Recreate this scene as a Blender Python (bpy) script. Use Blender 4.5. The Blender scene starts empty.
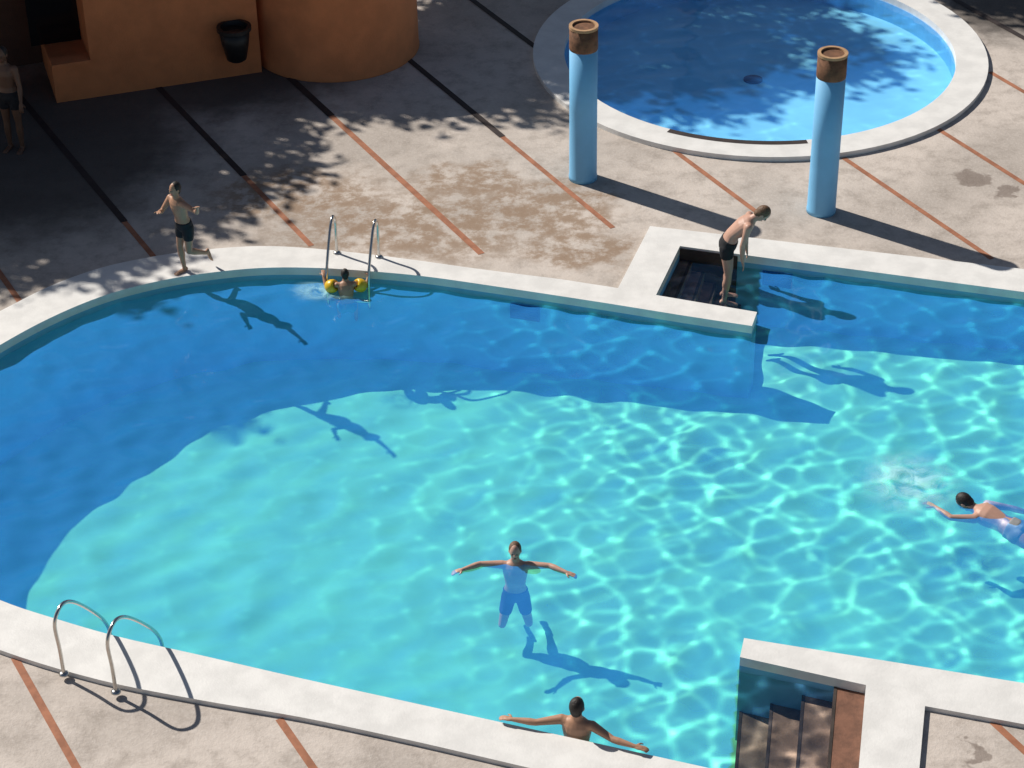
import bpy, bmesh, math, random
import numpy as np
from mathutils import Vector, Matrix, Euler, noise
from mathutils.geometry import tessellate_polygon
random.seed(7)
C = bpy.context.scene.collection
rad = math.radians
V = Vector

# ------------------------------------------------------------------ camera
F = 2150.0; HC = 15.5; PITCH = 34.0
RC = Euler((rad(90-PITCH), 0, 0)).to_matrix() @ Matrix.Rotation(rad(-1.0), 3, 'Z')
CAM = V((0, 0, HC))
def P(x, y, z=0.0):
    d = RC @ V(((x-512)/F, -(y-384)/F, -1))
    t = (z-HC)/d.z
    return CAM + d*t
def proj(p):
    q = RC.transposed() @ (V(p)-CAM)
    return (512+F*q.x/-q.z, 384-F*q.y/-q.z)
cd = bpy.data.cameras.new('camera'); cam = bpy.data.objects.new('camera', cd); C.objects.link(cam)
cam.matrix_world = Matrix.Translation(CAM) @ RC.to_4x4()
cd.sensor_width = 36; cd.lens = F/1024*36; cd.clip_end = 1500; cd.clip_start = 0.5
bpy.context.scene.camera = cam

# ------------------------------------------------------------------ material helpers
class NT:
    def __init__(s, name):
        s.m = bpy.data.materials.new(name); s.m.use_nodes = True
        s.t = s.m.node_tree; s.t.nodes.clear()
        s.out = s.t.nodes.new('ShaderNodeOutputMaterial')
    def n(s, typ, props=None, **ins):
        nd = s.t.nodes.new('ShaderNode'+typ)
        for k, v in (props or {}).items(): setattr(nd, k, v)
        for k, v in ins.items():
            key = k.replace('_', ' ')
            if key.startswith('i') and key[1:].isdigit(): key = int(key[1:])
            s.set(nd.inputs[key], v)
        return nd
    def set(s, sock, v):
        if isinstance(v, bpy.types.NodeSocket): s.t.links.new(v, sock)
        else: sock.default_value = v
    def mix(s, fac, a, b, mode='MIX'):
        nd = s.t.nodes.new('ShaderNodeMix'); nd.data_type = 'RGBA'; nd.blend_type = mode
        s.set(nd.inputs[0], fac); s.set(nd.inputs[6], a); s.set(nd.inputs[7], b)
        return nd.outputs[2]
    def mth(s, op, a, b=0.0, clamp=False):
        nd = s.t.nodes.new('ShaderNodeMath'); nd.operation = op; nd.use_clamp = clamp
        s.set(nd.inputs[0], a); s.set(nd.inputs[1], b); return nd.outputs[0]
    def rng(s, v, a, b, c=0.0, d=1.0, smooth=True):
        nd = s.t.nodes.new('ShaderNodeMapRange'); nd.interpolation_type = 'SMOOTHSTEP' if smooth else 'LINEAR'
        s.set(nd.inputs[0], v)
        for i, q in enumerate((a, b, c, d)): nd.inputs[i+1].default_value = q
        return nd.outputs[0]
    def pos(s): return s.n('NewGeometry').outputs['Position']
    def noise(s, vec, scale, detail=4, rough=.6, dist=0.0):
        return s.n('TexNoise', Vector=vec, Scale=scale, Detail=detail, Roughness=rough, Distortion=dist).outputs['Fac']
def c4(c): return (c[0], c[1], c[2], 1)
def pm(name, col, rough=.6, var=.25, scale=6, bump=.0, metal=0.0, col2=None, bscale=40):
    t = NT(name); p = t.pos()
    nz = t.noise(p, scale, 4)
    f = t.rng(nz, .3, .7)
    c2 = col2 or tuple(x*(1-var) for x in col)
    col_s = t.mix(f, c4(col), c4(c2))
    b = t.n('BsdfPrincipled', Base_Color=col_s, Roughness=rough, Metallic=metal)
    if bump:
        bp = t.n('Bump', Strength=bump, Distance=.02, Height=t.noise(p, bscale, 3))
        t.set(b.inputs['Normal'], bp.outputs[0])
    t.set(t.out.inputs[0], b.outputs[0]); return t.m

# ------------------------------------------------------------------ object helpers
def mk(name, verts, faces, mat, parent=None, smooth=False, kind=None, label=None, cat=None, group=None, recalc=True, up=False):
    me = bpy.data.meshes.new(name); me.from_pydata([tuple(v) for v in verts], [], faces); me.update()
    if recalc or up:
        bm = bmesh.new(); bm.from_mesh(me); bm.normal_update()
        if up:
            for f in bm.faces:
                if f.normal.z < 0: f.normal_flip()
        else: bmesh.ops.recalc_face_normals(bm, faces=bm.faces)
        bm.to_mesh(me); bm.free()
    me.materials.append(mat)
    if smooth:
        for f in me.polygons: f.use_smooth = True
    return link(name, me, parent, kind, label, cat, group)
def link(name, me, parent=None, kind=None, label=None, cat=None, group=None):
    o = bpy.data.objects.new(name, me); C.objects.link(o)
    if parent:
        o.parent = parent; o.matrix_parent_inverse = Matrix.Translation(-parent.location)
    if kind: o['kind'] = kind
    if label: o['label'] = label
    if cat: o['category'] = cat
    if group: o['group'] = group
    return o
def thing(name, loc, label, cat, group=None):
    o = bpy.data.objects.new(name, None); C.objects.link(o); o.location = loc; o['label'] = label; o['category'] = cat
    if group: o['group'] = group
    return o
def tess(loops, z):
    pts = [V((p[0], p[1], 0)) for l in loops for p in l]
    tr = tessellate_polygon([[V((p[0], p[1], 0)) for p in l] for l in loops])
    zf = z if callable(z) else (lambda p: z)
    return [V((p.x, p.y, zf(p))) for p in pts], [tuple(t) for t in tr]
def skirt(loop, z0, z1, off=0):
    f0 = z0 if callable(z0) else (lambda p: z0); f1 = z1 if callable(z1) else (lambda p: z1)
    n = len(loop)
    vs = [V((p[0], p[1], f0(p))) for p in loop]+[V((p[0], p[1], f1(p))) for p in loop]
    return vs, [(off+i, off+(i+1) % n, off+n+(i+1) % n, off+n+i) for i in range(n)]
def catmull(pts, k=6):
    out = []
    n = len(pts)
    for i in range(n-1):
        p0 = V(pts[max(i-1, 0)]); p1 = V(pts[i]); p2 = V(pts[i+1]); p3 = V(pts[min(i+2, n-1)])
        for j in range(k):
            t = j/k
            out.append(.5*((2*p1)+(p2-p0)*t+(2*p0-5*p1+4*p2-p3)*t*t+(-p0+3*p1-3*p2+p3)*t**3))
    out.append(V(pts[-1])); return out
class MB:
    def __init__(s): s.v = []; s.f = []
    def add(s, vs, fs):
        o = len(s.v); s.v += [V(v) for v in vs]; s.f += [tuple(i+o for i in f) for f in fs]; return s
    def loft(s, secs, n=14):
        vs = []; fs = []
        for c, a, b in secs:
            for i in range(n):
                t = 2*math.pi*i/n; vs.append(V(c)+V(a)*math.cos(t)+V(b)*math.sin(t))
        m = len(secs)
        for j in range(m-1):
            for i in range(n):
                fs.append((j*n+i, j*n+(i+1) % n, (j+1)*n+(i+1) % n, (j+1)*n+i))
        fs.append(tuple(range(n-1, -1, -1))); fs.append(tuple((m-1)*n+i for i in range(n)))
        return s.add(vs, fs)
    def cone(s, p0, r0, p1, r1, n=12):
        p0 = V(p0); p1 = V(p1); d = (p1-p0).normalized()
        a = d.cross(V((0, 0, 1)) if abs(d.z) < .9 else V((1, 0, 0))).normalized(); b = d.cross(a)
        return s.loft([(p0, a*r0, b*r0), (p1, a*r1, b*r1)], n)
    def ell(s, c, a, b, d, n=12, m=8):
        c = V(c); a = V(a); b = V(b); d = V(d); secs = []
        for j in range(1, m):
            th = math.pi*j/m
            secs.append((c-d*math.cos(th), a*math.sin(th), b*math.sin(th)))
        vs = [c-d]; fs = []
        for q, (cc, aa, bb) in enumerate(secs):
            for i in range(n):
                t = 2*math.pi*i/n; vs.append(cc+aa*math.cos(t)+bb*math.sin(t))
        vs.append(c+d); L = len(vs)-1
        for i in range(n):
            fs.append((0, 1+(i+1) % n, 1+i)); fs.append((L, L-n+i, L-n+(i+1) % n))
        for j in range(len(secs)-1):
            for i in range(n):
                fs.append((1+j*n+i, 1+j*n+(i+1) % n, 1+(j+1)*n+(i+1) % n, 1+(j+1)*n+i))
        return s.add(vs, fs)
    def sph(s, c, r): return s.ell(c, (r, 0, 0), (0, r, 0), (0, 0, r))
    def limb(s, pts):
        for i, (p, r) in enumerate(pts):
            s.sph(p, r)
            if i: s.cone(pts[i-1][0], pts[i-1][1], p, r)
        return s
    def tube(s, pts, r, n=10):
        pts = [V(p) for p in pts]; secs = []; ref = None
        for i, p in enumerate(pts):
            d = (pts[min(i+1, len(pts)-1)]-pts[max(i-1, 0)]).normalized()
            if ref is None: ref = d.cross(V((.3, .9, .2))).normalized()
            a = (ref-d*ref.dot(d)).normalized(); ref = a; b = d.cross(a)
            secs.append((p, a*r, b*r))
        return s.loft(secs, n)
    def lathe(s, c, prof, n=40):
        c = V(c)
        return s.loft([(c+V((0, 0, z)), V((r, 0, 0)), V((0, r, 0))) for r, z in prof], n)
    def prism(s, quad, z0, z1):
        n = len(quad)
        vs = [V((p[0], p[1], z0)) for p in quad]+[V((p[0], p[1], z1)) for p in quad]
        fs = [tuple(range(n-1, -1, -1)), tuple(range(n, 2*n))]+[(i, (i+1) % n, n+(i+1) % n, n+i) for i in range(n)]
        return s.add(vs, fs)
    def build(s, name, mat, parent=None, smooth=False, **k): return mk(name, s.v, s.f, mat, parent, smooth, **k)
    def remesh(s, name, mat, parent=None, vox=.009, it=3, **k):
        me = bpy.data.meshes.new('tmp'); me.from_pydata([tuple(v) for v in s.v], [], s.f); me.update()
        bm = bmesh.new(); bm.from_mesh(me); bmesh.ops.recalc_face_normals(bm, faces=bm.faces); bm.to_mesh(me); bm.free()
        t = bpy.data.objects.new('tmp', me); C.objects.link(t)
        m = t.modifiers.new('r', 'REMESH'); m.mode = 'VOXEL'; m.voxel_size = vox
        q = t.modifiers.new('s', 'SMOOTH'); q.iterations = it; q.factor = .5
        dg = bpy.context.evaluated_depsgraph_get(); dg.update()
        new = bpy.data.meshes.new_from_object(t.evaluated_get(dg)); bpy.data.objects.remove(t); bpy.data.meshes.remove(me)
        new.name = name; new.materials.clear(); new.materials.append(mat)
        for f in new.polygons: f.use_smooth = True
        return link(name, new, parent, **k)

# ------------------------------------------------------------------ materials
def deck_material():
    t = NT('concrete_deck'); p = t.pos()
    n1 = t.noise(p, .45, 5, .62); n2 = t.noise(p, 3.0, 5, .7); n3 = t.noise(p, 22, 3, .7)
    col = t.mix(t.rng(n1, .35, .65), (.60, .525, .465, 1), (.43, .375, .33, 1))
    col = t.mix(t.rng(n2, .42, .72, 0, .6), col, (.27, .225, .19, 1))
    col = t.mix(t.rng(n3, .45, .8, 0, .4), col, (.68, .62, .57, 1))
    # damp, rusty and painted-shade patches at known spots
    wp = t.n('VectorMath', {'operation': 'ADD'}, i0=p, i1=t.n('VectorMath', {'operation': 'SCALE'}, i0=t.n('TexNoise', Vector=p, Scale=1.6, Detail=4, Roughness=.65).outputs['Color'], Scale=1.3).outputs[0]).outputs[0]
    def spot(x, y, rx, ry, soft=.35):
        c = P(x, y)
        d = t.n('VectorMath', {'operation': 'SUBTRACT'}, i0=wp, i1=(c.x+.65, c.y+.65, .65)).outputs[0]
        d = t.n('VectorMath', {'operation': 'MULTIPLY'}, i0=d, i1=(1/rx, 1/ry, 0)).outputs[0]
        l = t.n('VectorMath', {'operation': 'LENGTH'}, i0=d).outputs['Value']
        return t.rng(l, 1-soft, 1+soft, 1, 0)
    m = None
    for s_ in ((545, 208, 1.1, .9, .3), (420, 225, 1.9, 1.1, .5), (300, 195, 1.2, .8, .5), (575, 250, .9, .5, .4), (470, 180, .9, .5, .4)):
        q = spot(*s_); m = q if m is None else t.mth('MAXIMUM', m, q)
    fine = t.rng(n2, .36, .58)
    col = t.mix(t.mth('MULTIPLY', t.mth('MULTIPLY', m, fine), .75), col, (.26, .16, .09, 1))
    m2 = None
    for s_ in ((971, 177, .22, .22, .3), (998, 189, .16, .2, .3), (965, 752, .12, .1, .3)):
        q = spot(*s_); m2 = q if m2 is None else t.mth('MAXIMUM', m2, q)
    col = t.mix(t.mth('MULTIPLY', m2, .6), col, (.13, .09, .07, 1))
    m3 = None   # shade under the trees and by the house, painted into the concrete
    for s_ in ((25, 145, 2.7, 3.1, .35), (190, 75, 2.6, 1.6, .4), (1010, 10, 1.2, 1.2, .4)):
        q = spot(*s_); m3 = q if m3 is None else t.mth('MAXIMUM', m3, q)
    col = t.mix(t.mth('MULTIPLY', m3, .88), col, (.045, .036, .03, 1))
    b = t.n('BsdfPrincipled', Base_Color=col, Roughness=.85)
    bp = t.n('Bump', Strength=.35, Distance=.02, Height=n3); t.set(b.inputs['Normal'], bp.outputs[0])
    t.set(t.out.inputs[0], b.outputs[0]); return t.m
def water_material(name, tint, scat):
    t = NT(name)
    at = t.n('Attribute', {'attribute_name': 'ripple'})
    sp = t.n('SeparateColor', Color=at.outputs['Color'])
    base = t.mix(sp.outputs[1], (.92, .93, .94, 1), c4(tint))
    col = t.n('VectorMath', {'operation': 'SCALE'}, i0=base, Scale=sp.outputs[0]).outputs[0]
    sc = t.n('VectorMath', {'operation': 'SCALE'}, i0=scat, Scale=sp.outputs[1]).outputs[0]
    tr = t.n('BsdfTransparent', Color=col)
    df = t.n('BsdfDiffuse', Color=sc, Normal=(0, 0, 1))
    mx = t.n('AddShader', i0=tr.outputs[0], i1=df.outputs[0])
    gl = t.n('BsdfGlossy', Color=(1, 1, 1, 1), Roughness=.09)
    g = t.n('NewGeometry')
    dt = t.mth('ABSOLUTE', t.n('VectorMath', {'operation': 'DOT_PRODUCT'}, i0=g.outputs['Incoming'], i1=g.outputs['Normal']).outputs['Value'])
    fr = t.mth('ADD', .02, t.mth('MULTIPLY', .9, t.mth('POWER', t.mth('SUBTRACT', 1.0, dt), 5.0)), True)
    m2 = t.n('MixShader', i0=fr, i1=mx.outputs[0], i2=gl.outputs[0])
    t.set(t.out.inputs[0], m2.outputs[0]); return t.m
def floor_material(name, col):
    t = NT(name); p = t.pos()
    c = t.mix(t.rng(t.noise(p, 1.2, 3), .3, .7), c4(col), c4(tuple(x*.88 for x in col)))
    t.set(t.out.inputs[0], t.n('BsdfDiffuse', Color=c, Normal=(0, 0, 1)).outputs[0]); return t.m
M_deck = deck_material()
M_cope = pm('white_coping', (.80, .78, .75), .6, .14, 3, .15)
M_floor = floor_material('turquoise_pool_floor', (.17, .62, .33))
M_wall = pm('blue_pool_wall', (.16, .46, .70), .7, .15, 2)
M_wwall = pm('blue_wading_wall', (.12, .42, .66), .7, .15, 2)
M_wfloor = floor_material('blue_wading_floor', (.24, .60, .76))
M_water = water_material('pool_water', (.70, .78, .77), (.018, .145, .42))
M_water2 = water_material('wading_pool_water', (.92, .98, 1.0), (.01, .07, .22))
M_joint = pm('terracotta_joint', (.42, .17, .09), .8, .35, 5)
M_dark = pm('dark_strip', (.04, .026, .024), .8, .4, 5)  # near-black: painted shade on the joints, and the rim strip
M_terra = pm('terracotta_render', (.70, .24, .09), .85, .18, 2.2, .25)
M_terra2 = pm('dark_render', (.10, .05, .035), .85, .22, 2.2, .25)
M_pillar = pm('pale_blue_paint', (.19, .51, .82), .6, .05, 5, .05)
M_cap = pm('clay_cap', (.22, .10, .05), .8, .5, 9, .3)
M_rim = pm('pale_clay_rim', (.50, .30, .16), .8, .3, 9)
M_black = pm('black_plastic', (.012, .012, .013), .5, .3, 9)
M_steel = pm('polished_steel', (.62, .60, .57), .22, .15, 20, 0, 1.0)
M_step = pm('grey_brown_steps', (.22, .145, .10), .75, .6, 5, .2)
M_steptop = pm('reddish_brown_step', (.22, .10, .06), .75, .5, 5, .2)
M_stepd = pm('dark_brown_steps', (.24, .165, .12), .75, .55, 4, .2)
M_riser = pm('dark_risers', (.05, .035, .028), .75, .55, 4, .2)
M_alcove_shade = pm('shaded_dark_wall', (.06, .04, .035), .8, .4, 5)
M_glass = pm('dark_glass', (.01, .01, .012), .15, .2, 3)
M_grille = pm('dark_blue_grille', (.010, .025, .06), .6, .3, 9)
M_bark = pm('bark', (.12, .08, .05), .9, .4, 8, .4)
M_leaf = pm('leaves', (.05, .10, .03), .7, .5, 1.5)
M_skin = [pm('tanned_skin', (.46, .25, .155), .5, .12, 9), pm('brown_skin', (.15, .075, .045), .5, .12, 9), pm('pink_skin', (.56, .32, .235), .5, .12, 9)]
M_hair = [pm('dark_hair', (.018, .012, .009), .6, .4, 60, .4), pm('light_brown_hair', (.17, .09, .045), .6, .4, 60, .4)]
M_cloth = {k: pm(k+'_swim_fabric', c, .8, .2, 12) for k, c in {'black': (.012, .012, .016), 'navy': (.02, .05, .16), 'teal': (.03, .25, .30), 'grey': (.30, .30, .30)}.items()}
M_yellow = pm('yellow_vinyl', (.80, .50, .02), .35, .1, 9)
M_eye = pm('eye', (.03, .02, .02), .3, .1, 9); M_lip = pm('lips', (.35, .10, .08), .5, .1, 9)

# ------------------------------------------------------------------ water sheets: real ripples, and the light they focus stored per vertex
def waves(seed, NW, l0, l1, pw):
    rs = np.random.RandomState(seed)
    lam = np.exp(rs.uniform(np.log(l0), np.log(l1), NW)); th = rs.uniform(0, 2*np.pi, NW)
    kx = 2*np.pi/lam*np.cos(th); ky = 2*np.pi/lam*np.sin(th)*1.1; ph = rs.uniform(0, 2*np.pi, NW); am = lam**pw
    def field(x, y):
        h = np.zeros_like(x); gx = np.zeros_like(x); gy = np.zeros_like(x)
        for i in range(NW):
            a = kx[i]*x+ky[i]*y+ph[i]; s = np.sin(a)*am[i]; c = np.cos(a)*am[i]
            h += s; gx += c*kx[i]; gy += c*ky[i]
        return h, gx, gy
    lap = np.sqrt(sum(am[i]**2*(kx[i]**2+ky[i]**2)**2 for i in range(NW))/2)
    return field, lap, rs
def inpoly(pl, GX, GY, want_dist=True):
    inside = np.zeros(GX.shape, bool); dist = np.full(GX.shape, 9.0); n = len(pl)
    for i in range(n):
        ax, ay = pl[i]; bx, by = pl[(i+1) % n]
        c = ((ay > GY) != (by > GY)); xi = (bx-ax)*(GY-ay)/((by-ay) if abs(by-ay) > 1e-9 else 1e-9)+ax
        inside ^= (c & (GX < xi))
        L2 = (bx-ax)**2+(by-ay)**2
        if L2 < 1e-12 or not want_dist: continue
        t = np.clip(((GX-ax)*(bx-ax)+(GY-ay)*(by-ay))/L2, 0, 1)
        dist = np.minimum(dist, np.hypot(GX-ax-t*(bx-ax), GY-ay-t*(by-ay)))
    return inside, dist
def gridmesh(name, GX, GY, Z, keep, mat, attr=None):
    idx = -np.ones(GX.shape, int); idx[keep] = np.arange(keep.sum())
    vs = np.stack([GX[keep], GY[keep], Z[keep]], 1)
    q = keep[:-1, :-1] & keep[1:, :-1] & keep[1:, 1:] & keep[:-1, 1:]
    fs = np.stack([idx[:-1, :-1][q], idx[1:, :-1][q], idx[1:, 1:][q], idx[:-1, 1:][q]], 1)
    me = bpy.data.meshes.new(name); me.from_pydata(vs.tolist(), [], fs.tolist()); me.update()
    if attr is not None:
        at = me.attributes.new('ripple', 'FLOAT_COLOR', 'POINT')
        colr = np.ones((len(vs), 4), np.float32); colr[:, 0] = attr[0][keep]; colr[:, 1] = attr[1][keep]; colr[:, 2] = 0
        at.data.foreach_set('color', colr.ravel())
    me.polygons.foreach_set('use_smooth', [True]*len(me.polygons)); me.materials.append(mat)
    return link(name, me, kind='structure')
def ripple_water(name, poly, zw, mat, seed, right_gain=True, amp_l=.03, amp_r=.52, alcoves=(), slope=.085):
    field, lap, rs = waves(seed, 40, .26, .85, 1.7)
    pl = np.array([(p[0], p[1]) for p in poly]); x0, y0 = pl.min(0)-.3; x1, y1 = pl.max(0)+.3
    st = .013
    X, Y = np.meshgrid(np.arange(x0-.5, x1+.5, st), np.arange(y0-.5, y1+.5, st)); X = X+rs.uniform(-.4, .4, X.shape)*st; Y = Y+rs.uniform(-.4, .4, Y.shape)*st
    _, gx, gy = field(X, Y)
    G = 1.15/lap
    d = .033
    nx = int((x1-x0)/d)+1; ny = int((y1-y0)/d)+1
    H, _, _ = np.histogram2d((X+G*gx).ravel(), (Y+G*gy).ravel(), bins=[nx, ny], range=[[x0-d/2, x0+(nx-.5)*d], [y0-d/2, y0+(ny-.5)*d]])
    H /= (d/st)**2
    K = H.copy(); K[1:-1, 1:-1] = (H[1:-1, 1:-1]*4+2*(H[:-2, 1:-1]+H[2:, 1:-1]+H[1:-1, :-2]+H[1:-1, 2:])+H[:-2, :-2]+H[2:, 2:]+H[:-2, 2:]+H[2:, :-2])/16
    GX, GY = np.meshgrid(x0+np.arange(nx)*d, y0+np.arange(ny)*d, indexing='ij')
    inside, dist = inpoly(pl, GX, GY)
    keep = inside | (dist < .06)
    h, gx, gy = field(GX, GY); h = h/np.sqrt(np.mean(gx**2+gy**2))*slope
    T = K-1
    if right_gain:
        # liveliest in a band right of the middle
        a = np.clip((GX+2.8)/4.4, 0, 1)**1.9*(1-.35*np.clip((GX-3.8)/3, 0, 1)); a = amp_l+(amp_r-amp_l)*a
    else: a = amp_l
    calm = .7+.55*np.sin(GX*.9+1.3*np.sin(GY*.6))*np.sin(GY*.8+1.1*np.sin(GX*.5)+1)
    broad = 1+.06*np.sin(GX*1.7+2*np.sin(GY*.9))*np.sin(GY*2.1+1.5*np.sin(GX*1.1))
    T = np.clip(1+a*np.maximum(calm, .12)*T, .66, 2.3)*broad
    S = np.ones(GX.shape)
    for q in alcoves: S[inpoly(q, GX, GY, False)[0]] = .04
    return gridmesh(name, GX, GY, zw+h, keep, mat, (T, S))

# ------------------------------------------------------------------ main pool
ZC = .06; ZW = -.14
near_in = catmull([(700, 766), (600, 744), (500, 722), (400, 700), (300, 678), (200, 655), (120, 637), (60, 620), (0, 600), (-55, 572), (-95, 530), (-112, 480), (-100, 430), (-62, 384), (0, 345), (50, 318), (100, 297), (150, 283), (200, 274), (260, 268), (320, 268), (380, 272), (430, 277), (500, 287), (560, 296), (612, 304)], 5)
inner_px = [(740, 657), (866, 685), (856, 802)]+[tuple(p) for p in near_in]+[(680, 315), (752, 326), (757, 312), (656, 295), (680, 246), (760, 257), (1024, 292), (1300, 330), (1300, 729), (1024, 683), (744, 638)]
out_c = catmull([(530, 768), (470, 754), (400, 738), (300, 717), (200, 700), (100, 680), (0, 650), (-80, 615), (-140, 560), (-165, 490), (-150, 420), (-105, 365), (-50, 335), (0, 311), (50, 286), (100, 268), (150, 257), (200, 250), (260, 246), (320, 249), (400, 258), (480, 269), (560, 279)], 5)
outer_px = [(1345, 783), (925, 706), (912, 850)]+[tuple(p) for p in out_c]+[(618, 288), (650, 226), (1024, 269), (1345, 306)]
inner = [P(x, y, ZC).xy for x, y in inner_px]; outer = [P(x, y, ZC).xy for x, y in outer_px]
def zf(p): return -1.30+.06*p[0]
v, f = tess([outer, inner], ZC)
mb = MB().add(v, f); mb.add(*skirt(inner, ZC, -.06)); mb.add(*skirt(outer, ZC, -.03))
mb.build('pool_coping', M_cope, kind='structure')
MB().add(*skirt(inner, -.06, lambda p: zf(p)-.2)).build('pool_wall', M_wall, kind='structure')
# floor waved slightly to wobble shadow edges, standing in for refraction
pl = np.array([(p[0], p[1]) for p in inner]); x0, y0 = pl.min(0)-.3; x1, y1 = pl.max(0)+.3
GX, GY = np.meshgrid(np.arange(x0, x1, .06), np.arange(y0, y1, .06), indexing='ij')
fl, _, _ = waves(21, 30, .45, 1.3, 1.0); hh, _, _ = fl(GX, GY); hh = hh/hh.std()*.016
ins, dst = inpoly(pl, GX, GY)
gridmesh('pool_floor', GX, GY, -1.30+.06*GX+hh, ins | (dst < .09), M_floor)
def quad(px): return [(P(x, y, ZC).x, P(x, y, ZC).y) for x, y in px]
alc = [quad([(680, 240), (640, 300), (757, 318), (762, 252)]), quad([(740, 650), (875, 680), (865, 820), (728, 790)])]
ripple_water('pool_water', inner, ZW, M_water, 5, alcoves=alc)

# wading pool: circle through three rim points
a, b, c = [P(x, y, .08).xy for x, y in ((533, 50), (988, 72), (775, 157))]
D = 2*(a.x*(b.y-c.y)+b.x*(c.y-a.y)+c.x*(a.y-b.y))
ux = (a.length_squared*(b.y-c.y)+b.length_squared*(c.y-a.y)+c.length_squared*(a.y-b.y))/D
uy = (a.length_squared*(c.x-b.x)+b.length_squared*(a.x-c.x)+c.length_squared*(b.x-a.x))/D
WC = V((ux, uy)); WR = (a-WC).length
def circ(r, n=96): return [V((WC.x+r*math.cos(2*math.pi*i/n), WC.y+r*math.sin(2*math.pi*i/n))) for i in range(n)]
wo = circ(WR); wi = circ(WR-.52)
v, f = tess([wo, wi], .08)
mb = MB().add(v, f); mb.add(*skirt(wo, .08, -.03)); mb.add(*skirt(wi, .08, -.04)); mb.build('wading_pool_coping', M_cope, kind='structure')
MB().add(*skirt(wi, -.04, -.38)).build('wading_pool_wall', M_wwall, kind='structure')
v, f = tess([wi], -.38); mk('wading_pool_floor', v, f, M_wfloor, kind='structure', up=True)
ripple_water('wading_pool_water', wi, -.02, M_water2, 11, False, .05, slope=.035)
# dark strip along the inner edge of the near rim
arc = []
for k, r in ((0, WR-.515), (1, WR-.40)):
    arc.append([V((WC.x+r*math.cos(t), WC.y+r*math.sin(t), .084)) for t in [rad(239+i*2) for i in range(20)]])
n = 20; mk('dark_rim_strip', arc[0]+arc[1], [(i, i+1, n+i+1, n+i) for i in range(n-1)], M_dark, kind='structure', up=True)
dr = P(753, 80, -.38)
mb = MB().lathe((dr.x, dr.y, -.38), [(.16, 0), (.16, .02), (.14, .025)], 20)
mb.build('floor_drain', M_grille, label='round dark drain cover in the wading pool floor', cat='drain')

# deck
big = [V((-160, -60)), V((160, -60)), V((160, 260)), V((-160, 260))]
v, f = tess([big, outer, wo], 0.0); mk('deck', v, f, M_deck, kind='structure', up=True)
def strip(p0, p1, w, z, name, mat):
    a = P(*p0); b = P(*p1); d = (b-a).normalized(); s = V((-d.y, d.x, 0))*w/2
    mk(name, [V((q.x, q.y, z)) for q in (a-s, b-s, b+s, a+s)], [(0, 1, 2, 3)], mat, kind='structure', up=True)
VP = V((-950, -1060))
def line(x, y, y0, y1, dark=None, w=.085):
    fx = lambda yy: VP.x+(x-VP.x)*(yy-VP.y)/(y-VP.y)
    strip((fx(y0), y0), (fx(y1), y1), w, .004, 'paving_joint', M_joint)
    if dark is not None: strip((fx(y0), y0), (fx(dark), dark), w*1.25, .008, 'shaded_joint', M_dark)  # dark overlay paints the shaded far stretch of the joint
line(8, 285, 150, 306, 240)
line(85, 175, 80, 262, 222); line(240, 172, 80, 246, 176); line(390, 170, 78, 254, 116, .1)
line(500, 135, 40, 228, 137); line(700, 170, -8, 52, 48); line(700, 170, 140, 214)
line(920, 210, 158, 259); line(990, 162, 128, 200); line(1024, 92, 72, 110); line(1000, 25, -10, 60, 40)
line(45, 712, 658, 800); line(295, 742, 719, 800); line(1010, 738, 722, 800)

# ------------------------------------------------------------------ steps in the two alcoves
def steps(A, Bp, Cc, Dd, n, z0, dz, frac, mat, top=None, nose=.07):
    A, Bp, Cc, Dd = [P(x, y, ZC).xy for x, y in (A, Bp, Cc, Dd)]
    # A,Bp = closed end (far, near) ; Cc,Dd = open end
    for i in range(n):
        t0 = i/n*frac; t1 = (i+1)/n*frac
        e = .004
        q = [A.lerp(Cc, t0), A.lerp(Cc, t1), Bp.lerp(Dd, t1), Bp.lerp(Dd, t0)]
        cen = sum(q, V((0, 0)))/4
        q = [cen+(k-cen)*(1-e) for k in q]
        zt = z0-dz*i
        MB().prism(q, min(zf(cen)-.15, zt-.05), zt).build('pool_step', top if (top and i == 0) else mat, kind='structure')
        a_ = q[1].lerp(q[0], nose); b_ = q[2].lerp(q[3], nose)
        MB().prism([q[1], a_, b_, q[2]], zt+.001, zt+.006).build('step_nosing', M_riser, kind='structure')
steps((680, 246), (656, 295), (760, 257), (757, 312), 6, -.17, .15, .96, M_stepd, None, .22)
steps((866, 685), (856, 802), (740, 657), (730, 776), 4, -.06, .22, .98, M_step, M_steptop, .10)
# dark sheet that paints shade onto the far alcove wall
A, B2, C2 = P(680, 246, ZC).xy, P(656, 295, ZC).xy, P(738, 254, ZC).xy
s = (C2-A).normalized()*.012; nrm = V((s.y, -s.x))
mk('alcove_shade', [V((A.x+nrm.x, A.y+nrm.y, .03)), V((C2.x+nrm.x, C2.y+nrm.y, .03)), V((C2.x+nrm.x, C2.y+nrm.y, -1)), V((A.x+nrm.x, A.y+nrm.y, -1))], [(0, 1, 2, 3)], M_alcove_shade, kind='structure')

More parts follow.
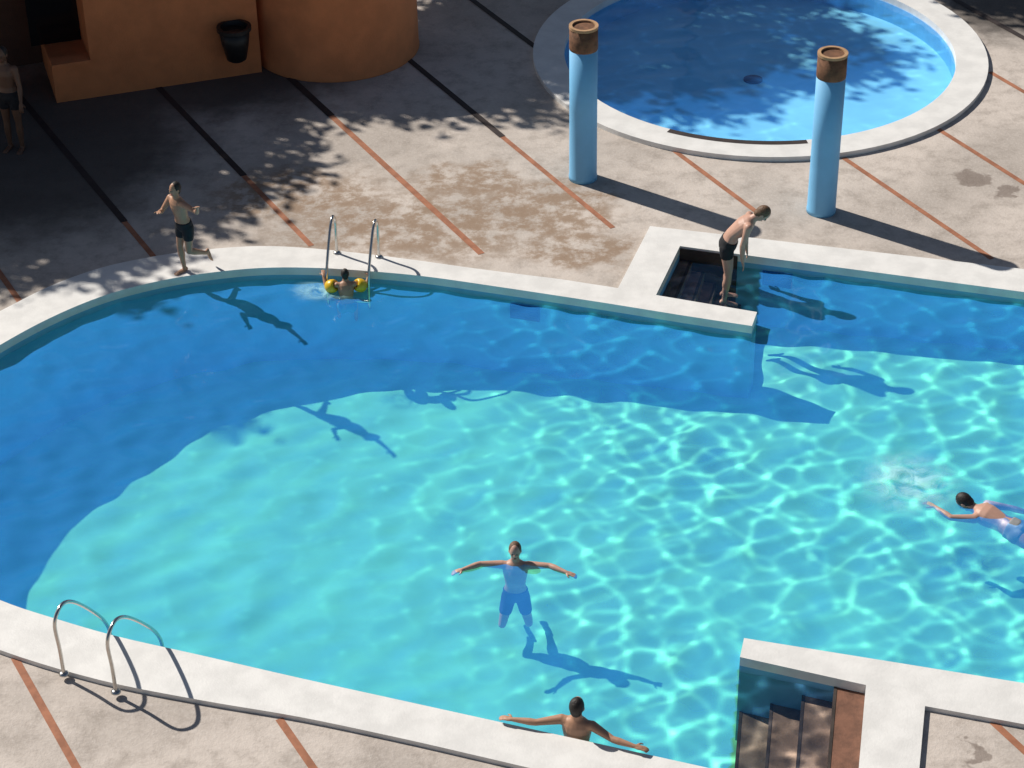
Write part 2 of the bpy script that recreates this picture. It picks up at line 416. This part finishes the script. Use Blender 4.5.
# wall grilles below the water
def grille(px, py, dz, label):
    p = P(px, py, ZC); q = P(px+30, py+30*.145, ZC); e = (q-p); e.z = 0; e.normalize(); nn = V((e.y, -e.x, 0))
    if nn.y > 0: nn = -nn
    c = V((p.x, p.y, ZC-dz)); t = thing('wall_grille', c, label, 'grille')
    def box(c0, hw, hh, hd, m, name):
        vs = [c0+e*sx*hw+V((0, 0, sz*hh))+nn*sy*hd for sz in (-1, 1) for sx, sy in ((-1, -1), (1, -1), (1, 1), (-1, 1))]
        mk(name, vs, [(0, 1, 2, 3), (4, 5, 6, 7), (0, 1, 5, 4), (1, 2, 6, 5), (2, 3, 7, 6), (3, 0, 4, 7)], m, t)
    box(c+nn*.02, .21, .11, .015, M_black, 'backing')
    for k in range(4): box(c+nn*.042+V((0, 0, -.075+.05*k)), .19, .005, .006, M_grille, 'slat')
grille(525, 291, .34, 'dark slatted grille in the pool wall under the water left of the steps')
grille(779, 259.5, .32, 'dark slatted grille in the pool wall just right of the bending man')

# ------------------------------------------------------------------ pillars
def pillar(px, py, ytop, label):
    b = P(px, py-5); z = 1.0
    while proj((b.x, b.y, z))[1] > ytop: z += .01
    t = thing('round_pillar', (b.x, b.y, 0), label, 'pillar', 'blue pillars beside the wading pool')
    r = .207
    MB().lathe(b, [(r*1.03, 0), (r*1.03, .06), (r, .08), (r*.99, 1.2), (r, z-.36)], 40).build('shaft', M_pillar, t, True)
    MB().lathe(b, [(r*1.0, z-.36), (r*1.015, z-.33), (r*1.0, z-.02), (r*.98, z-.02), (r*.96, z-.02)], 40).build('cap', M_cap, t, True)
    # open rim ring
    n = 40; vs = []
    for rr, zz in ((r*1.03, z-.03), (r*1.03, z+.01), (r*.80, z+.01), (r*.80, z-.015)):
        vs += [V((b.x+rr*math.cos(2*math.pi*i/n), b.y+rr*math.sin(2*math.pi*i/n), zz)) for i in range(n)]
    mk('rim', vs, [(k*n+i, k*n+(i+1) % n, (k+1)*n+(i+1) % n, (k+1)*n+i) for k in range(3) for i in range(n)], M_rim, t)
    return b, z
pillar(583, 183, 26, 'pale blue round pillar with clay cap left of the wading pool middle')
b2, z2 = pillar(821, 216, 53, 'pale blue round pillar with clay cap nearer the right end of wading pool')
tip = P(1003, 268); sd = V((tip.x-b2.x, tip.y-b2.y, -z2)).normalized()

# ------------------------------------------------------------------ building
h = thing('house', P(150, 90), 'terracotta rendered building with a rounded corner turret and dark opening', 'building')
a0 = P(57, 103).xy; b0 = P(262, 72).xy; dd = (b0-a0).normalized(); nb = V((-dd.y, dd.x))
L = (b0-a0).length
HT = 2.0
def Q(s, t): return a0+dd*s+nb*t
mb = MB()
mb.prism([Q(0, 0), Q(L, 0), Q(L, 3.2), Q(0, 3.2)], 0, .62)
mb.prism([Q(.62, .001), Q(L, .001), Q(L, 3.19), Q(.62, 3.19)], .62, HT)
mb.prism([Q(0, .25), Q(.62, .25), Q(.62, 3.19), Q(0, 3.19)], HT-.3, HT)
mb.build('wall', M_terra, h)
MB().prism([Q(0.0, -.05), Q(.62, -.05), Q(.62, .25), Q(0.0, .25)], .62, .68).build('sill', M_terra, h)
MB().prism([Q(-.2, .9), Q(.61, .9), Q(.61, .96), Q(-.2, .96)], .63, HT-.31).build('window', M_glass, h)
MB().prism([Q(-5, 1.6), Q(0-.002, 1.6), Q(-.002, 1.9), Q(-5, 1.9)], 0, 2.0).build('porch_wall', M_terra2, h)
MB().prism([Q(-5, -.6), Q(-.01, -.6), Q(-.01, 3.2), Q(-5, 3.2)], 2.22, 2.38).build('added_shade_roof', M_terra2, h)  # unseen slab, added to keep the porch in shade
tc = P(339, 82).xy+V((-.12, 1.38))
MB().lathe((tc.x, tc.y, 0), [(1.40, 0), (1.39, .02), (1.38, 1.4), (1.38, HT)], 72).build('turret', M_terra, h, True)
# black wall container
wb = Q((P(236, 76).xy-a0).dot(dd), -.24)
t = thing('wall_bin', (wb.x, wb.y, .45), 'black tapered container fixed to the terracotta wall beside the turret', 'bin')
MB().lathe((wb.x, wb.y, 0), [(.10, .38), (.16, .42), (.22, .7), (.25, .92)], 28).build('container', M_black, t, True)
n = 28; vs = []
for rr, zz in ((.25, .92), (.28, .93), (.28, .99), (.22, .99), (.20, .90)):
    vs += [V((wb.x+rr*math.cos(2*math.pi*i/n), wb.y+rr*math.sin(2*math.pi*i/n), zz)) for i in range(n)]
mk('rim', vs, [(k*n+i, k*n+(i+1) % n, (k+1)*n+(i+1) % n, (k+1)*n+i) for k in range(4) for i in range(n)], M_black, t)
w2 = wb+nb*.14
MB().prism([w2+dd*.05, w2-dd*.05, w2-dd*.05+nb*.1, w2+dd*.05+nb*.1], .5, .8).build('bracket', M_black, t)

# ------------------------------------------------------------------ trees beyond the frame (they shade the deck)
def tree(px, py, zc, R, n, label, squash=.7, seed=1):
    rnd = random.Random(seed)
    T = P(px, py); c = T-sd*(zc/(-sd.z)); c = V((c.x, c.y, zc))
    t = thing('broadleaf_tree', (c.x, c.y, 0), label, 'tree', 'trees behind the pool terrace')
    mb = MB().tube(catmull([V((c.x, c.y, -.1)), V((c.x+.1, c.y, zc*.3)), V((c.x-.05, c.y+.1, zc*.6)), V((c.x, c.y, zc))], 4), .16)
    mb.cone((c.x, c.y, -.1), .26, (c.x, c.y, .5), .17)
    for k in range(10):
        a = rnd.uniform(0, 6.28); rr = R*rnd.uniform(.5, .85)
        e = c+V((math.cos(a)*rr, math.sin(a)*rr, rnd.uniform(-.3, .5)*R))
        mb.cone((c.x, c.y, zc*rnd.uniform(.45, .75)), .07, e, .025, 8)
    mb.build('trunk', M_bark, t, True)
    vs = []; fs = []
    for k in range(n):
        while True:
            q = V((rnd.uniform(-1, 1), rnd.uniform(-1, 1), rnd.uniform(-1, 1)))
            if .2 < q.length < 1: break
        cc = c+V((q.x*R, q.y*R, q.z*R*squash)); cr = rnd.uniform(.28, .55)
        for j in range(36):
            o = V((rnd.gauss(0, 1), rnd.gauss(0, 1), rnd.gauss(0, .8)))*cr*.6
            u = V((rnd.uniform(-1, 1), rnd.uniform(-1, 1), rnd.uniform(-.5, .5))).normalized(); w = u.cross(V((rnd.uniform(-.5, .5), rnd.uniform(-.5, .5), 1))).normalized()
            l = rnd.uniform(.10, .16); m = cc+o; i = len(vs)
            vs += [m-u*l, m+w*l*.55, m+u*l, m-w*l*.55]; fs.append((i, i+1, i+2, i+3))
    mk('crown', vs, fs, M_leaf, t, recalc=False)
tree(15, 190, 6.0, 2.8, 320, 'leafy tree behind the house porch, farthest left', seed=2)
tree(130, 150, 5.6, 2.3, 170, 'leafy tree behind the left wall of the house', seed=3)
tree(270, 85, 6.0, 1.7, 60, 'leafy tree behind the turret', seed=4)
tree(440, 50, 6.3, 2.6, 130, 'leafy tree right behind the turret side of the house', seed=5)
tree(600, 35, 6.8, 2.2, 170, 'leafy tree behind the left of the wading pool', seed=6)
tree(740, 10, 6.6, 1.9, 90, 'leafy tree behind the wading pool', seed=7)
tree(1055, -15, 6.6, 2.0, 120, 'leafy tree beyond the right of the wading pool', seed=8)

# ------------------------------------------------------------------ ladders
def ladder(bases, ends, hgt, label, deep=-.75, nt_=2):
    c = (P(*bases[0], ZC)+P(*bases[1], ZC))/2
    t = thing('pool_ladder', (c.x, c.y, 0), label, 'pool ladder')
    low = []
    for b, e in zip(bases, ends):
        B = P(*b, ZC); E = P(*e, ZC); B.z = E.z = 0
        z = lambda p, h: V((p.x, p.y, h))
        D = E-B
        pts = catmull([z(B, ZC), z(B, hgt*.45), z(B-D*.02, hgt*.82), z(B+D*.08, hgt*.97), z(B+D*.24, hgt), z(B+D*.45, hgt*.86), z(B+D*.75, hgt*.52), z(B+D*1.0, hgt*.16), z(B+D*1.08, -.15), z(B+D*1.08, deep)], 6)
        r = MB().tube(pts, .021).build('rail', M_steel, t, True)
        MB().lathe(z(B, ZC), [(.055, 0), (.055, .012), (.03, .03)], 18).build('flange', M_steel, r, True)
        low.append(B+D*1.08)
    for k in range(nt_):
        MB().tube([V((low[0].x, low[0].y, deep+.1+.28*k)), V((low[1].x, low[1].y, deep+.1+.28*k))], .03).build('tread', M_steel, t, True)
ladder([(64, 674), (116, 692)], [(106, 628), (158, 640)], .90, 'steel pool ladder on the near left coping')
ladder([(337, 253), (379, 257)], [(327, 273), (369, 277)], .70, 'steel pool ladder on the far coping with child holding it', -.42, 1)

# ------------------------------------------------------------------ people
def person(H, anchor_key, anchor, yaw, label, sp1=(0, 0, 1), sp2=(0, 0, 1), hu=(0, 0, 1), hf=(0, 1, 0), aL=None, aR=None, lL=None, lR=None, skin=0, hair=0, trunks='black', leg=.25, B=None, cap=None, armbands=False, palm=(0, 0, -1)):
    k = H/1.72
    N = lambda v: V(v).normalized()
    sp1 = N(sp1); sp2 = N(sp2); hu = N(hu); X = V((1, 0, 0)); hf = V(hf); hf = (hf-hu*hf.dot(hu)).normalized(); hs = hf.cross(hu)
    aL = aL or ((-.15, 0, -1), (-.05, .15, -1), (0, .1, -1)); aR = aR or ((.15, 0, -1), (.05, .15, -1), (0, .1, -1))
    lL = lL or ((-.04, 0, -1), (0, 0, -1), (-.1, 1, -.05)); lR = lR or ((.04, 0, -1), (0, 0, -1), (.1, 1, -.05))
    f1 = sp1.cross(X); f2 = sp2.cross(X)
    pel = V((0, 0, 0)); waist = pel+sp1*.15; chest = waist+sp2*.18; nb = chest+sp2*.19; nt = nb+(hu+sp2).normalized()*.07; hc = nt+hu*.075
    b = MB()
    b.loft([(pel-sp1*.09, X*.10, f1*.085), (pel-sp1*.03, X*.155, f1*.115), (pel+sp1*.05, X*.155, f1*.11), (waist, X*.13, f1*.095), (waist+sp2*.09, X*.145, f2*.105), (chest+sp2*.02, X*.165, f2*.118), (chest+sp2*.10, X*.165, f2*.105), (chest+sp2*.155, X*.12, f2*.08), (nb, X*.062, f2*.06), (nt, X*.052, f2*.055)], 18)
    b.cone(nb, .058, hc-hu*.02, .05)
    b.ell(hc+hu*.01, hs*.075, hf*.095, hu*.112, 16, 10)
    b.ell(hc-hu*.055+hf*.02, hs*.055, hf*.068, hu*.062)
    b.ell(hc+hf*.098-hu*.012, hs*.013, hf*.022, hu*.024, 8, 6)
    for s in (-1, 1): b.ell(hc+hs*s*.077-hu*.005-hf*.005, hs*.010, hf*.02, hu*.03, 8, 6)
    J = {}
    for s, (u, fo, hd) in ((-1, aL), (1, aR)):
        u, fo, hd = N(u), N(fo), N(hd)
        sh = chest+sp2*.115+X*s*.172; el = sh+u*.28; wr = el+fo*.25
        b.cone(chest+sp2*.09+X*s*.07, .075, sh, .056); b.limb([(sh, .058), (sh+u*.1, .050), (el, .037)]); b.limb([(el, .038), (el+fo*.07, .041), (wr, .025)])
        pn = V(palm); pn = (pn-hd*pn.dot(hd))
        if pn.length < .1: pn = V((-s, 0, 0)); pn = pn-hd*pn.dot(hd)
        pn.normalize(); w = hd.cross(pn)
        if w.dot(V((0, 1, .3))) < 0: w = -w          # thumb side
        b.ell(wr+hd*.05, w*.040, pn*.017, hd*.055); b.limb([(wr, .025), (wr+hd*.03, .022)])
        for q, (o, l) in enumerate(((.030, .070), (.011, .080), (-.010, .074), (-.029, .058))):
            k0 = wr+hd*.088+w*o; k1 = k0+(hd+w*o*4*.6+pn*.15).normalized()*l*.5; k2 = k1+(hd+pn*.6).normalized()*l*.5
            b.limb([(wr+hd*.05+w*o*.8, .0095), (k0, .0095), (k1, .0085), (k2, .0075)])
        t0 = wr+hd*.025+w*.03; t1 = t0+(hd*.6+w*.8).normalized()*.04; t2 = t1+(hd+w*.3+pn*.3).normalized()*.032
        b.limb([(t0, .013), (t1, .0105), (t2, .009)])
        J['hand%d' % s] = wr; J['sh%d' % s] = (sh, el)
    cl = MB(); m = .014
    cl.loft([(pel-sp1*.10, X*(.10+m), f1*(.085+m)), (pel-sp1*.03, X*(.155+m), f1*(.115+m)), (pel+sp1*.075, X*(.150+m), f1*(.107+m))], 18)
    for s, (th, sn, ft) in ((-1, lL), (1, lR)):
        th, sn, ft = N(th), N(sn), N(ft)
        hp = pel-sp1*.05+X*s*.085; kn = hp+th*.41; an = kn+sn*.40
        b.limb([(hp, .088), (hp+th*.12, .082), (kn, .052)]); b.limb([(kn, .052), (kn+sn*.12, .056), (kn+sn*.27, .042), (an, .034)])
        b.ell(kn+sn*.13-V((0, .012, 0)), X*.05, V((0, .052, 0)), sn*.11)
        dn = (sn-ft*sn.dot(ft)).normalized(); sx = ft.cross(dn)
        b.limb([(an, .034), (an+dn*.035-ft*.03, .033)]); b.ell(an+dn*.04+ft*.06, sx*.042, dn*.028, ft*.115)
        b.ell(an+dn*.045+ft*.14, sx*.048, dn*.020, ft*.045)
        for q in range(5): b.limb([(an+dn*.05+ft*.16+sx*(q-2)*.017, .011), (an+dn*.053+ft*(.195-.006*abs(q-2))+sx*(q-2)*.018, .009)])
        J['foot%d' % s] = an+dn*.07; J['toe%d' % s] = an
        cl.limb([(hp, .088+m), (hp+th*(.41*leg), .085-.03*leg+m+.004)])
    J['head'] = hc; J['pelvis'] = pel
    R = Matrix.Rotation(yaw, 3, 'Z') @ (B or Matrix.Identity(3))
    off = V(anchor)-R@(J[anchor_key]*k)
    def W(mbx): mbx.v = [R@(q*k)+off for q in mbx.v]; return mbx
    body = W(b).remesh('person', M_skin[skin], None, .0085*max(k, .8), 3, label=label, cat='person')
    W(cl).remesh('swim_trunks', M_cloth[trunks], body, .012, 2)
    hr = MB()
    hr.ell(hc+hu*.022-hf*.018, hs*.084, hf*.096, hu*.108, 16, 10)
    hr.ell(hc-hu*.03-hf*.045, hs*.068, hf*.05, hu*.075)
    W(hr).remesh('swim_cap' if cap else 'hair', M_cloth[cap] if cap else M_hair[hair], body, .01, 1)
    for s in (-1, 1): W(MB().ell(hc+hf*.088+hs*s*.031+hu*.006, hs*.012, hf*.007, hu*.008, 8, 6)).build('eye', M_eye, body, True)
    W(MB().ell(hc+hf*.086-hu*.062, hs*.024, hf*.008, hu*.008, 8, 6)).build('mouth', M_lip, body, True)
    if armbands:
        for s in (-1, 1):
            sh, el = J['sh%d' % s]; d = (el-sh).normalized(); cc = sh.lerp(el, .5)
            a_ = d.cross(V((0, 0, 1))).normalized(); b_ = d.cross(a_); vs = []; fs = []
            for i in range(20):
                for j in range(10):
                    ph = 2*math.pi*i/20; ps = 2*math.pi*j/10
                    rr = .09+.05*math.cos(ps); vs.append(cc+(a_*math.cos(ph)+b_*math.sin(ph))*rr+d*.11*math.sin(ps))
                    fs.append((i*10+j, ((i+1) % 20)*10+j, ((i+1) % 20)*10+(j+1) % 10, i*10+(j+1) % 10))
            W(MB().add(vs, fs)).build('armband', M_yellow, body, True)
    return body
# bather in the shade at the left edge
person(1.72, 'foot1', P(11, 148), rad(165), 'person in dark trunks standing in tree shade by the porch', trunks='black', skin=1, hair=0, leg=.3,
       aL=((-.2, .1, -1), (-.1, .3, -.9), (0, .3, -1)), aR=((.2, 0, -1), (.1, .2, -.9), (0, .2, -1)))
# boy running on the coping
person(1.48, 'foot1', P(185, 271, ZC), rad(135), 'child in dark trunks running along the curved coping', trunks='black', leg=.4, skin=0,
       sp1=(0, .2, 1), sp2=(0, .16, 1), lL=((-.05, .1, -1), (.05, -.88, -.48), (0, -.2, -1)), lR=((.03, .16, -1), (0, -.1, -1), (.05, 1, -.05)),
       aL=((-.8, -.1, -.15), (-.6, .35, .7), (-.6, .4, .6)), aR=((.25, .45, -.7), (-.6, .6, .45), (-.7, .5, .4)))
# man bending over at the steps
person(1.74, 'foot1', P(725, 276, ZC)+V((0, 0, -.46)), rad(-98), 'person in dark trunks bending forward on the pool steps', trunks='black', leg=.22, skin=2, hair=1,
       sp1=(0, .35, .94), sp2=(0, .72, .7), hu=(0, .85, .5), hf=(0, .5, -.85), lL=((-.04, .12, -1), (0, -.14, -1), (-.1, 1, -.05)), lR=((.04, .1, -1), (0, -.1, -1), (.1, 1, -.05)),
       aL=((-.1, -.15, -1), (.1, .1, -1), (0, .2, -1)), aR=((.1, -.25, -1), (-.1, .05, -1), (0, .2, -1)))
# child at far ladder
person(1.2, 'head', P(345, 274, .15), rad(5), 'child with yellow armbands holding the far pool ladder', trunks='teal', leg=.35, skin=0, armbands=True,
       sp1=(0, .25, 1), sp2=(0, .35, 1), aL=((-.75, .45, -.45), (-.2, .7, .7), (0, .8, .4)), aR=((.75, .3, -.5), (.3, .7, .65), (0, .8, .4)),
       lL=((-.2, .9, -.2), (0, .3, -.9), (0, 1, -.2)), lR=((.2, .9, -.3), (0, .2, -.9), (0, 1, -.2)))
# person treading water
person(1.55, 'head', P(515, 551, .03), rad(176), 'person floating upright in mid pool with both arms spread wide', trunks='navy', leg=.5, skin=2, hair=1,
       sp1=(0, .05, 1), sp2=(0, -.08, 1), aL=((-.9, .12, .10), (-.8, .5, .03), (-1, .4, -.1)), aR=((.9, .12, .10), (.8, .5, .03), (1, .4, -.1)),
       lL=((-.2, .2, -.9), (.1, -.97, -.15), (0, -.8, -.5)), lR=((.2, .35, -.85), (-.1, -.95, -.2), (0, -.8, -.5)))
# swimmer at the right
hd = (P(963, 500, ZW)-P(1040, 530, ZW)); yw = math.atan2(-hd.x, hd.y)
person(1.72, 'head', P(965, 502, -.13), yw, 'person with dark hair swimming front crawl toward the left', trunks='grey', leg=.05, skin=2, hair=0,
       B=Matrix.Rotation(rad(-81), 3, 'X'), aL=((-.55, .05, .75), (.25, .1, .95), (.1, .1, 1)), aR=((.5, .0, -.8), (.4, .1, -.8), (.2, 0, -1)), palm=(0, 1, 0),
       lL=((-.05, .1, -1), (0, -.1, -1), (0, .1, -1)), lR=((.05, -.08, -1), (0, -.2, -1), (0, .1, -1)), hu=(0, -.15, 1), hf=(0, 1, .15))
# person leaning on the near coping, seen from behind
e0 = P(500, 722, ZC); e1 = P(640, 753, ZC); ed = (e1-e0).normalized(); nn = V((-ed.y, ed.x, 0)); ctr = P(573, 738, ZC)+nn*.14
person(1.66, 'head', V((ctr.x, ctr.y, .37)), math.atan2(-nn.x, nn.y), 'person seen from behind with arms stretched along the near coping', trunks='black', skin=0, hair=0,
       hu=(0, .05, 1), aL=((-.93, -.38, -.10), (-.97, -.12, 0), (-1, 0, -.03)), aR=((.93, -.38, -.10), (.97, -.12, 0), (1, 0, -.03)), lL=((-.1, .3, -1), (0, .1, -1), (0, 1, -.3)), lR=((.1, .2, -1), (0, .1, -1), (0, 1, -.3)))

# ------------------------------------------------------------------ splash
def foam_mat():
    t = NT('foam'); p = t.pos(); oc = t.n('TexCoord').outputs['Generated']
    oc2 = t.n('VectorMath', {'operation': 'MULTIPLY'}, i0=oc, i1=(1, 1, 0)).outputs[0]
    d = t.n('VectorMath', {'operation': 'DISTANCE'}, i0=oc2, i1=(.5, .5, 0)).outputs['Value']
    edge = t.rng(d, .0, .5, 1, 0)
    nz = t.rng(t.noise(p, 3.6, 4, .65, .8), .28, .72)
    fac = t.mth('MULTIPLY', t.mth('MULTIPLY', edge, nz), .85, True)
    m = t.n('MixShader', i0=fac, i1=t.n('BsdfTransparent').outputs[0], i2=t.n('BsdfDiffuse', Color=(.50, .88, .95, 1), Normal=(0, 0, 1)).outputs[0])
    t.set(t.out.inputs[0], m.outputs[0]); return t.m
M_foam = foam_mat()
def splash(px, py, rx, ry, label, seed, hh=.14):
    c = P(px, py, ZW); g = 30; vs = []; fs = []
    for i in range(g+1):
        for j in range(g+1):
            x = (i/g*2-1); y = (j/g*2-1); q = V((c.x+x*rx, c.y+y*ry, seed))
            r = max(0, 1-(x*x+y*y)); vs.append(V((q.x, q.y, ZW+.03+hh*r*max(0, noise.noise(q*6)))))
    for i in range(g):
        for j in range(g): a = i*(g+1)+j; fs.append((a, a+g+1, a+g+2, a+1))
    mk('splash', vs, fs, M_foam, None, True, label=label, cat='splash', up=True)
splash(908, 484, .75, .8, 'white splash of foam ahead of the swimmer', 3, .02)
splash(325, 292, .6, .35, 'faint foam in the water below the far ladder', 5, .02)

# ------------------------------------------------------------------ light
w = bpy.data.worlds.new('World'); bpy.context.scene.world = w; w.use_nodes = True
nt = w.node_tree; bg = nt.nodes['Background']; sky = nt.nodes.new('ShaderNodeTexSky'); sky.sky_type = 'NISHITA'; sky.sun_disc = False
sky.sun_elevation = math.asin(-sd.z); sky.sun_rotation = math.atan2(-sd.x, -sd.y)
nt.links.new(sky.outputs[0], bg.inputs[0]); bg.inputs[1].default_value = .05
sl = bpy.data.lights.new('sun', 'SUN'); sl.energy = 5.0; sl.angle = rad(.6); sl.color = (1, .95, .87)
so = bpy.data.objects.new('sun', sl); C.objects.link(so); so.rotation_euler = sd.to_track_quat('-Z', 'Y').to_euler(); so.location = (-20, 40, 40)
vs_ = bpy.context.scene.view_settings; vs_.view_transform = 'Standard'; vs_.look = 'None'; vs_.exposure = 0
